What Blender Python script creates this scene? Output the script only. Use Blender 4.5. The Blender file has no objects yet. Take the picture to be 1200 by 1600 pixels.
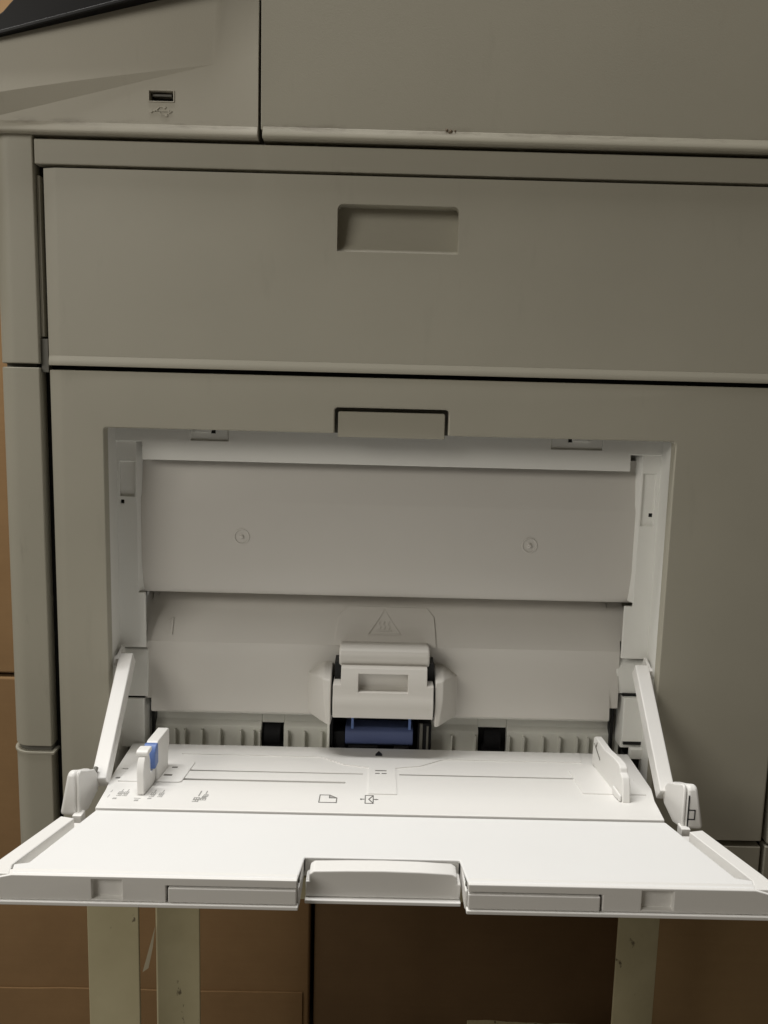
import bpy, bmesh, math, random
from mathutils import Vector, Matrix
random.seed(4)
SC = bpy.context.scene
COL = SC.collection

# ------------------------------------------------------------------ camera
def make_camera():
    pitch, yaw, roll = 0.14070677, 0.00687031, 0.02564241
    cp, sp, cy, sy = math.cos(pitch), math.sin(pitch), math.cos(yaw), math.sin(yaw)
    fwd = Vector((sy*cp, cy*cp, -sp)); right = Vector((cy, -sy, 0)); up = right.cross(fwd)
    r2 = right*math.cos(roll) + up*math.sin(roll)
    u2 = -right*math.sin(roll) + up*math.cos(roll)
    cam = bpy.data.cameras.new('camera'); o = bpy.data.objects.new('camera', cam)
    COL.objects.link(o)
    m = Matrix((r2, u2, -fwd)).transposed().to_4x4()
    m.translation = Vector((-0.00747, -0.60851, 0.0285))
    o.matrix_world = m
    cam.sensor_fit = 'VERTICAL'; cam.sensor_height = 24.0
    cam.lens = 1292.19/1600*24.0
    cam.clip_start = 0.01; cam.clip_end = 50
    SC.camera = o
make_camera()

# ------------------------------------------------------------------ light
W = bpy.data.worlds.new('World'); SC.world = W; W.use_nodes = True
W.node_tree.nodes['Background'].inputs[0].default_value = (1.0, 0.86, 0.66, 1)
W.node_tree.nodes['Background'].inputs[1].default_value = 0.075
def area(name, loc, target, sx, sy, power, col):
    l = bpy.data.lights.new(name, 'AREA'); l.shape = 'RECTANGLE'; l.size = sx; l.size_y = sy
    l.energy = power; l.color = col
    o = bpy.data.objects.new(name, l); COL.objects.link(o); o.location = loc
    d = Vector(target) - Vector(loc)
    o.rotation_euler = d.to_track_quat('-Z', 'Y').to_euler()
    return o
area('ceiling_lamp', (-0.44, -0.055, 1.55), (-0.44, -0.055, 0.0), 1.20, 0.40, 34, (1.0, 0.985, 0.96))
area('side_lamp', (-1.25, -1.25, 0.72), (-0.1, 0.0, 0.0), 0.9, 0.6, 11.0, (1.0, 0.955, 0.87))
SC.view_settings.view_transform = 'Standard'; SC.view_settings.look = 'None'
SC.view_settings.exposure = 0.0; SC.view_settings.gamma = 1.0
SC.view_settings.use_curve_mapping = False

# ------------------------------------------------------------------ materials
def nodes_of(m):
    nt = m.node_tree
    return nt, nt.nodes, nt.links, nt.nodes['Principled BSDF']
def plastic(name, col, rough=0.5, grain=0.06, var=0.04, spec=0.4, scuff=0.0, scuffcol=(0.10, 0.08, 0.06)):
    m = bpy.data.materials.new(name); m.use_nodes = True
    nt, N, L, B = nodes_of(m)
    tc = N.new('ShaderNodeTexCoord')
    n1 = N.new('ShaderNodeTexNoise'); n1.inputs['Scale'].default_value = 9; n1.inputs['Detail'].default_value = 6
    L.new(tc.outputs['Object'], n1.inputs['Vector'])
    mr = N.new('ShaderNodeMapRange'); mr.inputs['From Min'].default_value = .3; mr.inputs['From Max'].default_value = .7
    mr.inputs['To Min'].default_value = 1-var; mr.inputs['To Max'].default_value = 1+var
    L.new(n1.outputs['Fac'], mr.inputs['Value'])
    mul = N.new('ShaderNodeVectorMath'); mul.operation = 'SCALE'; mul.inputs[0].default_value = col
    L.new(mr.outputs['Result'], mul.inputs['Scale'])
    out = mul.outputs['Vector']
    if scuff > 0:
        mp = N.new('ShaderNodeMapping'); mp.inputs['Scale'].default_value = (60, 60, 14)
        mp.inputs['Rotation'].default_value = (0.1, 0.35, 0.2)
        L.new(tc.outputs['Object'], mp.inputs['Vector'])
        n2 = N.new('ShaderNodeTexNoise'); n2.inputs['Scale'].default_value = 1.0; n2.inputs['Detail'].default_value = 8
        n2.inputs['Roughness'].default_value = .62
        L.new(mp.outputs['Vector'], n2.inputs['Vector'])
        r2 = N.new('ShaderNodeMapRange'); r2.inputs['From Min'].default_value = .62; r2.inputs['From Max'].default_value = .78
        r2.inputs['To Max'].default_value = scuff
        L.new(n2.outputs['Fac'], r2.inputs['Value'])
        mx = N.new('ShaderNodeMix'); mx.data_type = 'RGBA'
        L.new(r2.outputs['Result'], mx.inputs['Factor']); L.new(out, mx.inputs['A'])
        mx.inputs['B'].default_value = (*scuffcol, 1)
        out = mx.outputs['Result']
    L.new(out, B.inputs['Base Color'])
    B.inputs['Roughness'].default_value = rough
    B.inputs['Specular IOR Level'].default_value = spec
    if grain > 0:
        n3 = N.new('ShaderNodeTexNoise'); n3.inputs['Scale'].default_value = 1400; n3.inputs['Detail'].default_value = 2
        L.new(tc.outputs['Object'], n3.inputs['Vector'])
        bp = N.new('ShaderNodeBump'); bp.inputs['Strength'].default_value = grain; bp.inputs['Distance'].default_value = .001
        L.new(n3.outputs['Fac'], bp.inputs['Height']); L.new(bp.outputs['Normal'], B.inputs['Normal'])
    return m
M = {}
M['shell'] = plastic('shell_plastic', (0.412, 0.392, 0.322), .5, .10, .035, scuff=.10)
M['column'] = plastic('column_plastic', (0.405, 0.386, 0.315), .5, .10, .04, scuff=.35)
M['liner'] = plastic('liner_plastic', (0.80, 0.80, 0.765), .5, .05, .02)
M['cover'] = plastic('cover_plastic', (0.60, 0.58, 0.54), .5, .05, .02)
M['white'] = plastic('tray_plastic', (0.82, 0.81, 0.785), .42, .04, .012)
M['whitetop'] = plastic('tray_top_plastic', (0.82, 0.82, 0.81), .5, .04, .012)
M['ribgrey'] = plastic('guide_grey_plastic', (0.72, 0.72, 0.66), .45, .03, .03)
M['greydark'] = plastic('grey_plastic', (0.15, 0.145, 0.125), .5, .03, .05)
M['black'] = plastic('black_plastic', (0.010, 0.010, 0.010), .5, 0, .05, .3)
M['rubber'] = plastic('rubber_black', (0.012, 0.012, 0.013), .75, .1, .1, .2)
M['gloss'] = plastic('black_gloss', (0.006, 0.006, 0.007), .45, 0, .05, .2)
M['blue'] = plastic('blue_plastic', (0.095, 0.125, 0.26), .45, .03, .03)
M['bluelt'] = plastic('blue_lever_plastic', (0.13, 0.21, 0.48), .4, .03, .03)
M['ink'] = plastic('grey_ink', (0.13, 0.125, 0.115), .6, 0, .05)
M['inkdark'] = plastic('black_ink', (0.02, 0.02, 0.02), .6, 0, .05)

def lip_dirt(m):
    """brown grime rubbed along the seam above the scanner lip"""
    nt, N, L, B = nodes_of(m)
    src = B.inputs['Base Color'].links[0].from_socket
    tc = N.new('ShaderNodeTexCoord'); sp = N.new('ShaderNodeSeparateXYZ'); L.new(tc.outputs['Object'], sp.inputs[0])
    d = N.new('ShaderNodeMath'); d.operation = 'SUBTRACT'; L.new(sp.outputs['Z'], d.inputs[0]); d.inputs[1].default_value = .2095
    a = N.new('ShaderNodeMath'); a.operation = 'ABSOLUTE'; L.new(d.outputs[0], a.inputs[0])
    r = N.new('ShaderNodeMapRange'); r.inputs['From Max'].default_value = .004; r.inputs['To Min'].default_value = 1; r.inputs['To Max'].default_value = 0
    L.new(a.outputs[0], r.inputs['Value'])
    mp = N.new('ShaderNodeMapping'); mp.inputs['Scale'].default_value = (28, 5, 160); L.new(tc.outputs['Object'], mp.inputs['Vector'])
    n = N.new('ShaderNodeTexNoise'); n.inputs['Scale'].default_value = 1; n.inputs['Detail'].default_value = 9; n.inputs['Roughness'].default_value = .7
    L.new(mp.outputs['Vector'], n.inputs['Vector'])
    r2 = N.new('ShaderNodeMapRange'); r2.inputs['From Min'].default_value = .48; r2.inputs['From Max'].default_value = .75; r2.inputs['To Max'].default_value = .75
    L.new(n.outputs['Fac'], r2.inputs['Value'])
    mu = N.new('ShaderNodeMath'); mu.operation = 'MULTIPLY'; L.new(r.outputs['Result'], mu.inputs[0]); L.new(r2.outputs['Result'], mu.inputs[1])
    mx = N.new('ShaderNodeMix'); mx.data_type = 'RGBA'; L.new(mu.outputs[0], mx.inputs['Factor']); L.new(src, mx.inputs['A'])
    mx.inputs['B'].default_value = (.09, .06, .04, 1)
    L.new(mx.outputs['Result'], B.inputs['Base Color'])
M['scanner'] = plastic('scanner_plastic', (0.405, 0.383, 0.310), .5, .10, .035, scuff=.08)
lip_dirt(M['scanner'])
M['housing'] = plastic('housing_plastic', (0.49, 0.463, 0.385), .5, .10, .035, scuff=.10)
lip_dirt(M['housing'])

def cardboard(name, col):
    m = bpy.data.materials.new(name); m.use_nodes = True
    nt, N, L, B = nodes_of(m)
    tc = N.new('ShaderNodeTexCoord')
    n1 = N.new('ShaderNodeTexNoise'); n1.inputs['Scale'].default_value = 5; n1.inputs['Detail'].default_value = 10; n1.inputs['Roughness'].default_value = .65
    L.new(tc.outputs['Object'], n1.inputs['Vector'])
    mp = N.new('ShaderNodeMapping'); mp.inputs['Scale'].default_value = (3, 3, 230); L.new(tc.outputs['Object'], mp.inputs['Vector'])
    n2 = N.new('ShaderNodeTexNoise'); n2.inputs['Scale'].default_value = 1; n2.inputs['Detail'].default_value = 3
    L.new(mp.outputs['Vector'], n2.inputs['Vector'])
    ad = N.new('ShaderNodeMath'); ad.operation = 'MULTIPLY_ADD'; L.new(n2.outputs['Fac'], ad.inputs[0]); ad.inputs[1].default_value = .12
    L.new(n1.outputs['Fac'], ad.inputs[2])
    cr = N.new('ShaderNodeValToRGB')
    cr.color_ramp.elements[0].position = .35; cr.color_ramp.elements[0].color = (col[0]*.84, col[1]*.82, col[2]*.8, 1)
    cr.color_ramp.elements[1].position = .80; cr.color_ramp.elements[1].color = (col[0]*1.1, col[1]*1.1, col[2]*1.12, 1)
    L.new(ad.outputs[0], cr.inputs['Fac']); L.new(cr.outputs['Color'], B.inputs['Base Color'])
    bp = N.new('ShaderNodeBump'); bp.inputs['Strength'].default_value = .05; bp.inputs['Distance'].default_value = .002
    L.new(n2.outputs['Fac'], bp.inputs['Height']); L.new(bp.outputs['Normal'], B.inputs['Normal'])
    B.inputs['Roughness'].default_value = .85
    return m
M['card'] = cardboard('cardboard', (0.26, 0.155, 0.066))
M['cardshade'] = cardboard('shaded_cardboard', (0.19, 0.115, 0.052))  # cardboard colour darkened to carry the shade under the table

def chipped_paint(name):
    m = bpy.data.materials.new(name); m.use_nodes = True
    nt, N, L, B = nodes_of(m)
    tc = N.new('ShaderNodeTexCoord')
    mp = N.new('ShaderNodeMapping'); mp.inputs['Scale'].default_value = (75, 75, 38); L.new(tc.outputs['Object'], mp.inputs['Vector'])
    n = N.new('ShaderNodeTexNoise'); n.inputs['Scale'].default_value = 1; n.inputs['Detail'].default_value = 7; n.inputs['Roughness'].default_value = .6
    L.new(mp.outputs['Vector'], n.inputs['Vector'])
    r = N.new('ShaderNodeMapRange'); r.inputs['From Min'].default_value = .66; r.inputs['From Max'].default_value = .70
    r.inputs['To Max'].default_value = .85
    L.new(n.outputs['Fac'], r.inputs['Value'])
    n2 = N.new('ShaderNodeTexNoise'); n2.inputs['Scale'].default_value = 18; n2.inputs['Detail'].default_value = 6
    L.new(tc.outputs['Object'], n2.inputs['Vector'])
    cr = N.new('ShaderNodeValToRGB')
    cr.color_ramp.elements[0].position = .3; cr.color_ramp.elements[0].color = (.47, .42, .26, 1)
    cr.color_ramp.elements[1].position = .7; cr.color_ramp.elements[1].color = (.56, .51, .33, 1)
    L.new(n2.outputs['Fac'], cr.inputs['Fac'])
    mx = N.new('ShaderNodeMix'); mx.data_type = 'RGBA'; L.new(r.outputs['Result'], mx.inputs['Factor'])
    L.new(cr.outputs['Color'], mx.inputs['A']); mx.inputs['B'].default_value = (.09, .065, .04, 1)
    L.new(mx.outputs['Result'], B.inputs['Base Color']); B.inputs['Roughness'].default_value = .6
    bp = N.new('ShaderNodeBump'); bp.inputs['Strength'].default_value = .25; bp.inputs['Distance'].default_value = .001; bp.invert = True
    L.new(r.outputs['Result'], bp.inputs['Height']); L.new(bp.outputs['Normal'], B.inputs['Normal'])
    return m
M['paint'] = chipped_paint('chipped_cream_paint')
M['tape'] = plastic('pale_tape', (.42, .37, .26), .4, 0, .1)
M['floor'] = plastic('concrete', (.30, .28, .25), .85, .1, .15, scuff=.5)

# ------------------------------------------------------------------ mesh helpers
def rounded(pts, radii, n=5):
    """fillet the corners of a closed 2-D polygon; radii: one number or a list"""
    if not isinstance(radii, (list, tuple)): radii = [radii]*len(pts)
    out = []; k = len(pts)
    for i, (p, r) in enumerate(zip(pts, radii)):
        p = Vector(p); a = Vector(pts[i-1]) - p; b = Vector(pts[(i+1) % k]) - p
        if r <= 0: out.append(tuple(p)); continue
        ang = a.angle(b); t = r/math.tan(ang/2); t = min(t, a.length*.49, b.length*.49); rr = t*math.tan(ang/2)
        p0 = p + a.normalized()*t; p1 = p + b.normalized()*t
        c = p + (a.normalized()+b.normalized()).normalized()*(rr/math.sin(ang/2))
        a0 = math.atan2(*(p0-c).yx); a1 = math.atan2(*(p1-c).yx)
        d = (a1-a0+math.pi) % (2*math.pi) - math.pi
        for j in range(n+1):
            th = a0 + d*j/n; out.append((c.x+rr*math.cos(th), c.y+rr*math.sin(th)))
    return out
def rect(x0, x1, z0, z1, r=0, n=5):
    return rounded([(x0, z0), (x1, z0), (x1, z1), (x0, z1)], r, n) if r else [(x0, z0), (x1, z0), (x1, z1), (x0, z1)]
def extr(bm, outer, holes, to3, a, b):
    """fill a 2-D outline with holes and give it thickness; to3(u, v, d) maps to space, d runs a..b"""
    loops = [outer] + list(holes); edges = []
    vs_all = []
    for lp in loops:
        vs = [bm.verts.new(to3(u, v, a)) for u, v in lp]; vs_all += vs
        edges += [bm.edges.new((vs[i], vs[(i+1) % len(vs)])) for i in range(len(vs))]
    vset = set(vs_all)
    if holes:
        g = bmesh.ops.triangle_fill(bm, use_beauty=True, edges=edges)
        faces = [f for f in g['geom'] if isinstance(f, bmesh.types.BMFace)]
        bmesh.ops.recalc_face_normals(bm, faces=faces)
        g = bmesh.ops.dissolve_limit(bm, angle_limit=.01, verts=[], edges=[e for e in bm.edges if len(e.link_faces) == 2 and e.verts[0] in vset and e.verts[1] in vset], use_dissolve_boundaries=False)
        faces = [f for f in bm.faces if all(v in vset for v in f.verts)]
        sh = lambda lp: abs(sum(lp[i-1][0]*lp[i][1] - lp[i][0]*lp[i-1][1] for i in range(len(lp))))/2
        want = sh(outer) - sum(sh(h) for h in holes); got = sum(f.calc_area() for f in faces)
        if abs(got-want) > .01*want: print('FILL MISMATCH', want, got, outer[:2])
    else:
        faces = [bm.faces.new(vs_all)]
    r = bmesh.ops.extrude_face_region(bm, geom=faces, use_keep_orig=True)
    d0 = Vector(to3(0, 0, b)) - Vector(to3(0, 0, a))
    for g in r['geom']:
        if isinstance(g, bmesh.types.BMVert): g.co += d0
def plate(bm, outer, holes, y0, y1): extr(bm, outer, holes, lambda u, v, d: (u, d, v), y0, y1)
def prism_x(bm, prof, x0, x1): extr(bm, prof, [], lambda u, v, d: (d, u, v), x0, x1)
def prism_z(bm, poly, holes, z0, z1): extr(bm, poly, holes, lambda u, v, d: (u, v, d), z0, z1)
def box(bm, x0, x1, y0, y1, z0, z1): prism_z(bm, [(x0, y0), (x1, y0), (x1, y1), (x0, y1)], [], z0, z1)
def tube(bm, a, b, r, n=14, r2=None):
    a, b = Vector(a), Vector(b); q = (b-a).to_track_quat('Z', 'Y'); rings = []
    for p, rr in ((a, r), (b, r2 or r)):
        rings.append([bm.verts.new(p + q @ Vector((rr*math.cos(t), rr*math.sin(t), 0))) for t in [2*math.pi*i/n for i in range(n)]])
    for i in range(n): bm.faces.new((rings[0][i], rings[0][(i+1) % n], rings[1][(i+1) % n], rings[1][i]))
    bm.faces.new(rings[0][::-1]); bm.faces.new(rings[1])
def bar(bm, a, b, wx, th):
    """rectangular bar from a to b, wx wide along X and th thick"""
    a, b = Vector(a), Vector(b); d = (b-a).normalized(); x = Vector((1, 0, 0)); x = (x - d*x.dot(d)).normalized(); n = d.cross(x)
    r = []
    for p in (a, b):
        r.append([bm.verts.new(p + x*sx*wx/2 + n*sn*th/2) for sx, sn in ((-1, -1), (1, -1), (1, 1), (-1, 1))])
    for i in range(4): bm.faces.new((r[0][i], r[0][(i+1) % 4], r[1][(i+1) % 4], r[1][i]))
    bm.faces.new(r[0][::-1]); bm.faces.new(r[1])
def stroke(bm, pts, w, to3, h0, h1, closed=False):
    """thin raised line through 2-D points"""
    k = len(pts)
    for i in range(k if closed else k-1):
        p, q = Vector(pts[i]), Vector(pts[(i+1) % k]); d = (q-p).normalized(); n = Vector((-d.y, d.x))*w/2; e = d*w*.5
        extr(bm, [tuple(p-e-n), tuple(q+e-n), tuple(q+e+n), tuple(p-e+n)], [], to3, h0, h1 + i*1e-5)
def shear(bm, fz):
    for v in bm.verts: v.co.z += fz(v.co.y)
def link(name, bm, mat, parent=None, bevel=0.0006, seg=2, angle=32, smooth=True):
    bmesh.ops.recalc_face_normals(bm, faces=bm.faces)
    me = bpy.data.meshes.new(name); bm.to_mesh(me); bm.free()
    me.materials.append(M[mat] if isinstance(mat, str) else mat)
    if smooth:
        for p in me.polygons: p.use_smooth = True
        me.set_sharp_from_angle(angle=math.radians(angle))
    o = bpy.data.objects.new(name, me); COL.objects.link(o)
    if parent: o.parent = parent
    if bevel:
        md = o.modifiers.new('bevel', 'BEVEL'); md.width = bevel; md.segments = seg; md.limit_method = 'ANGLE'
        md.angle_limit = math.radians(angle); md.harden_normals = True
    return o
SPLIT = {'front_frame', 'rear_guide', 'side_wall', 'side_flange', 'bottom_lip', 'corner_block', 'corner_gap', 'side_rail', 'bar_gap',
         'socket_back', 'peg_hole', 'pocket_floor', 'recess_side', 'latch_pocket', 'latch_hole', 'moulding_mark', 'guide_rib', 'roller_pocket',
         'feed_roller', 'cover_post', 'pickup_roller', 'right_column', 'cover_end', 'housing_clip', 'grip_rim', 'column_joint', 'slot_groove',
         'guide_slot', 'pickup_housing', 'latch_shadow_gap', 'slot_mark', 'guide_fin', 'side_skirt'}
def islands(bm):
    bm.verts.ensure_lookup_table(); bm.verts.index_update(); seen = set(); out = []
    for v in bm.verts:
        if v.index in seen: continue
        st = [v]; seen.add(v.index); g = set()
        while st:
            q = st.pop(); g.add(q.index)
            for e in q.link_edges:
                o = e.other_vert(q)
                if o.index not in seen: seen.add(o.index); st.append(o)
        out.append(g)
    return out
def new(): return bmesh.new()
def root(name, loc, label, cat, group=None):
    o = bpy.data.objects.new(name, None); COL.objects.link(o); o.location = loc
    o['label'] = label; o['category'] = cat
    if group: o['group'] = group
    o.empty_display_size = .05
    return o
def hang(o, parent):
    """parent without moving: the parts are modelled in world coordinates"""
    o.parent = parent; o.matrix_parent_inverse = Matrix.Translation(-Vector(parent.location))
    return o

# ================================================================== setting
bm = new(); box(bm, -4, 4, -4, 3, -1.03, -1.0)
fl = link('floor', bm, 'floor', None, 0); fl['kind'] = 'structure'

# cardboard boxes behind
def carton(name, x0, x1, y0, y1, z0, z1, mat, label, flap=None):
    r = root(name, ((x0+x1)/2, y0, z0), label, 'box', 'brown cartons stacked behind the printer')
    b = new(); box(b, x0, x1, y0, y1, z0, z1); hang(link('carton_body', b, mat, None, .004, 2), r)
    if flap:
        b = new()
        n = 24; pts = []
        for i in range(n+1):
            x = x0+.01 + (x1-x0-.02)*i/n
            pts.append((x, flap + random.uniform(-.0012, .0012)))
        poly = [(x0+.01, z0+.004), (x1-.01, z0+.004)] + pts[::-1]
        plate(b, poly, [], y0-.0035, y0-.0004)
        hang(link('carton_flap', b, mat, None, .0008, 1), r)
    return r
carton('cardboard_box', -1.15, -.30, .60, .95, -.404, .75, 'card',
       'tall brown cardboard box behind the left edge of the printer, upper one of the stack')
carton('cardboard_box', -1.15, -.100, .60, .95, -1.0, -.410, 'card',
       'brown cardboard box under the tall one, creased near its bottom, behind two table legs', flap=-.925)
carton('cardboard_box', -.094, .95, .612, .95, -1.0, -.39, 'cardshade',
       'plain brown cardboard box, its colour darkened for the deep shade between the table legs, under the tray handle')

M['cardright'] = cardboard('dull_cardboard', (0.42, 0.28, 0.14))
carton('cardboard_box', .402, 1.05, .52, .60, -1.0, -.37, 'cardright',
       'dull brown cardboard box to the right of the right table leg, below the tray corner')

# ================================================================== table
tb = root('work_table', (0.03, 0.15, -1.0), 'low cream painted table with chipped legs standing under the printer', 'table')
def tpart(name, b, mat='paint', **k): return hang(link(name, b, mat, None, **k), tb)
b = new()
n = 40; low = []
for i in range(n+1):
    x = -.29 + .72*i/n
    low.append((x, -.3735 + .007*(i/n) + random.uniform(-.0010, .0010)))
plate(b, low + [(.43, -.352), (-.29, -.352)], [], 0.0, 0.46)
tpart('tabletop', b, bevel=.0008)
def leg(x0, x1, y0, y1, z1=-.376):
    b = new(); prism_z(b, [(x0, y0), (x1, y0), (x1, y0+.003), (x0+.004, y0+.004), (x0+.004, y1), (x0, y1)], [], -1.0, z1); return tpart('leg', b, bevel=.0010, seg=2)
leg(-.2342, -.1925, .006, .046)
# rear left leg: a bent angle with one flange turned outwards
b = new()
prism_z(b, [(-.2320, .300), (-.2083, .300), (-.2083, .303), (-.2330, .3035), (-.2585, .290), (-.2565, .2870)], [], -1.0, -.376)
tpart('leg', b, bevel=.0015)
b = new()
prism_z(b, [(.2914, .300), (.318, .300), (.3455, .3120), (.3455, .3150), (.317, .3035), (.2914, .3035)], [], -1.0, -.376)
tpart('leg', b, bevel=.0015)
leg(.365, .405, .006, .046)
b = new()
pts = [(.120 + .173*i/14, -.7480 - .0055*(i/14) + random.uniform(-.0012, .0012)) for i in range(15)]
plate(b, [(.293, -.790), (.120, -.790)][::-1] + pts[::-1], [], .318, .334)
tpart('lower_rail', b, bevel=.0008)
b = new()   # loose strip of tape on the rear leg
q = [(-.2718, .2815, -.652), (-.2650, .2822, -.647), (-.2602, .2845, -.622), (-.2575, .2858, -.596)]
for dz in (0, .0006):
    pass
vs = [b.verts.new(p) for p in q]; f = b.faces.new(vs)
r = bmesh.ops.extrude_face_region(b, geom=[f], use_keep_orig=True)
for g in r['geom']:
    if isinstance(g, bmesh.types.BMVert): g.co.y -= .0006
tpart('tape_strip', b, 'tape', bevel=0)

# ================================================================== printer
P = root('office_printer', (0.03, 0.15, -.352), 'large off-white office printer with its manual feed tray folded open', 'printer')  # most part coordinates were unprojected from image pixels onto chosen depth planes
def part(name, b, mat, parent=None, **k):
    if name in SPLIT:
        gs = islands(b)
        if len(gs) > 1:
            for g in gs:
                c = b.copy(); c.verts.ensure_lookup_table()
                bmesh.ops.delete(c, geom=[v for v in c.verts if v.index not in g], context='VERTS')
                o = part_one(name, c, mat, parent, **k)
            b.free(); return o
    return part_one(name, b, mat, parent, **k)
def part_one(name, b, mat, parent=None, **k):
    o = link(name, b, mat, None, **k)
    if parent is None: return hang(o, P)
    o.parent = parent
    return o
# ---- carcass: black inner frame seen through every gap, and the grey case behind
b = new()
plate(b, rect(-.262, .43, -.351, .198), [rect(-.212, .2125, -.29, .020), rect(-.050, .053, .118, .168)], .012, .020)
part('inner_frame', b, 'black', bevel=0)
b = new(); box(b, -.268, .43, .070, .44, -.351, .40); part('rear_case', b, 'shell', bevel=.004)

# ---- rounded left corner column, three lengths
def column(z0, z1):
    prof = rounded([(-.2555, .0), (-.2555, .030), (-.2877, .060), (-.2877, .0)], [.0010, 0, 0, .024], 14)
    b = new(); prism_z(b, prof, [], z0, z1)
    o = part('corner_column', b, 'column', bevel=.0009, angle=50)
    return o
column(.0445, .2030)
column(-.2474, .0418)
column(-.3505, -.2530)
b = new(); prism_z(b, rounded([(-.2535, -.0006), (-.2535, .030), (-.2892, .060), (-.2892, -.0006)], [.001, 0, 0, .024], 14), [], -.2538, -.2517)
part('column_lip', b, 'column', bevel=.0004, angle=50)
b = new(); prism_z(b, rounded([(-.2565, .0030), (-.2565, .030), (-.2860, .060), (-.2860, .0030)], [.001, 0, 0, .022], 12), [], -.2520, -.2465); box(b, -.284, -.262, .012, .03, .0412, .0450)
part('column_joint', b, 'greydark', bevel=0)
b = new(); box(b, -.2552, -.2500, .0035, .011, .0385, .0625); part('gap_block', b, 'greydark', bevel=.0004)
b = new(); box(b, -.2552, -.2528, .0045, .011, .0640, .1760); part('gap_strip', b, 'shell', bevel=.0004)

# ---- bezel, doors, lower panel
b = new(); plate(b, rect(-.2545, .43, .1825, .1995), [], 0, .010); part('top_bezel', b, 'shell', bevel=.0010)
def turn_back(b):
    bmesh.ops.bisect_plane(b, geom=b.verts[:]+b.edges[:]+b.faces[:], plane_co=(-.2390, 0, 0), plane_no=(1, 0, 0))
    bmesh.ops.bisect_plane(b, geom=b.verts[:]+b.edges[:]+b.faces[:], plane_co=(-.2415, 0, 0), plane_no=(1, 0, 0))
    for v in b.verts:
        if v.co.y < .002 and v.co.x < -.2405: v.co.y += .0004 + .0022*max(0, (-.2415-v.co.x)/.0078)
def lipped_plate(b, x0, x1, z0, z1, holes, lip):
    plate(b, rect(x0, x1, z0 + (lip or 0), z1), holes, 0, .010)
    if lip:
        prism_x(b, [(0.0, z0+lip), (-.0007, z0+.0042), (-.0012, z0+.0022), (-.0010, z0), (.010, z0), (.010, z0+lip)], x0, x1)
# upper door with the recessed grip
b = new()
hole = rounded([(-.0415, .1288), (.0446, .1288), (.0446, .1612), (-.0415, .1612)], [.0003, .0003, .004, .004])
lipped_plate(b, -.2493, .301, .0437, .1803, [hole], .0070)
turn_back(b)
part('upper_door', b, 'shell', bevel=.0009)
UD = bpy.context.scene.objects['upper_door']
b = new()   # scooped pocket
prof = [(.0105, .1602)] + [(.0105 + .0085*math.sin(t), .1600 - .0310*(1-math.cos(t))*.55) for t in [math.pi/2*i/8 for i in range(1, 9)]]
prof = [(.0098, .1630), (.0125, .1612), (.0118, .1500), (.0085, .1350), (.0032, .1289), (.0032, .1275), (.030, .1275), (.030, .1630)]
prism_x(b, prof, -.0430, .0462); part('grip_recess', b, 'shell', UD, bevel=.0004)
b = new()
for x in (-.0432, .0448): box(b, x, x+.0016, .0008, .03, .1289, .1625)
box(b, -.043, .046, .0100, .03, .1613, .1628)
part('grip_rim', b, 'shell', UD, bevel=.0003)

# lower door with the niche opening and the notch for the tray grip
b = new()
outer = rect(-.2493, .301, -.3125, .0405)
niche = [(-.2100, -.3000), (.2100, -.3000), (.2100, -.0003), (.0423, -.0003), (.0423, .0186), (-.0412, .0186), (-.0412, -.0003), (-.2100, -.0003)]
niche = rounded(niche, [0, 0, .003, 0, .0025, .0025, 0, .002])
plate(b, outer, [niche], 0, .010)
turn_back(b)
LD = part('lower_door', b, 'shell', bevel=.0010)
b = new(); plate(b, rounded([(-.0388, -.003), (.0398, -.003), (.0398, .0157), (-.0388, .0157)], [0, 0, .0015, .0015]), [], .0025, .010)
part('notch_flap', b, 'shell', LD, bevel=.0005)
b = new(); plate(b, rect(-.0430, .0440, -.0004, .0200), [], .0102, .0115); part('notch_gap_shade', b, 'greydark', LD, bevel=0)  # dark backing plate, stands for the shadow line around the flap
b = new(); plate(b, rect(-.2493, .301, -.3505, -.3172), [], 0, .010); part('base_panel', b, 'shell', bevel=.0010)
b = new(); plate(b, rect(.3052, .43, -.3145, .1803), [], -.001, .010); plate(b, rect(.3040, .43, -.3505, -.3166), [], -.001, .010)
part('right_column', b, 'shell', bevel=.0010)

# ---- scanner unit above
b = new(); box(b, -.25, .43, .032, .44, .2045, .40); part('scanner_case', b, 'shell', bevel=.003)
b = new()
plate(b, rect(-.0954, .43, .2082, .40), [], -.0040, .030)
prism_x(b, [(-.0040, .2105), (-.0051, .2072), (-.0060, .2050), (-.0060, .2032), (-.0050, .2022), (.030, .2022), (.030, .2105)], -.0942, .43)
part('scanner_front', b, 'scanner', bevel=.0006)
b = new()   # small chip on the lip
for (x, z, s) in ((.0335, .2110, .0022), (.0365, .2102, .0030), (.0392, .2108, .0014), (.0350, .2093, .0018)):
    tube(b, (x, -.0039, z), (x+.0003, -.0046, z), s*.55, 7, s*.3)
part('grime_spot', b, plastic('grime', (.16, .12, .08), .9, 0, .3), bpy.context.scene.objects['scanner_front'], bevel=0)
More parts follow.
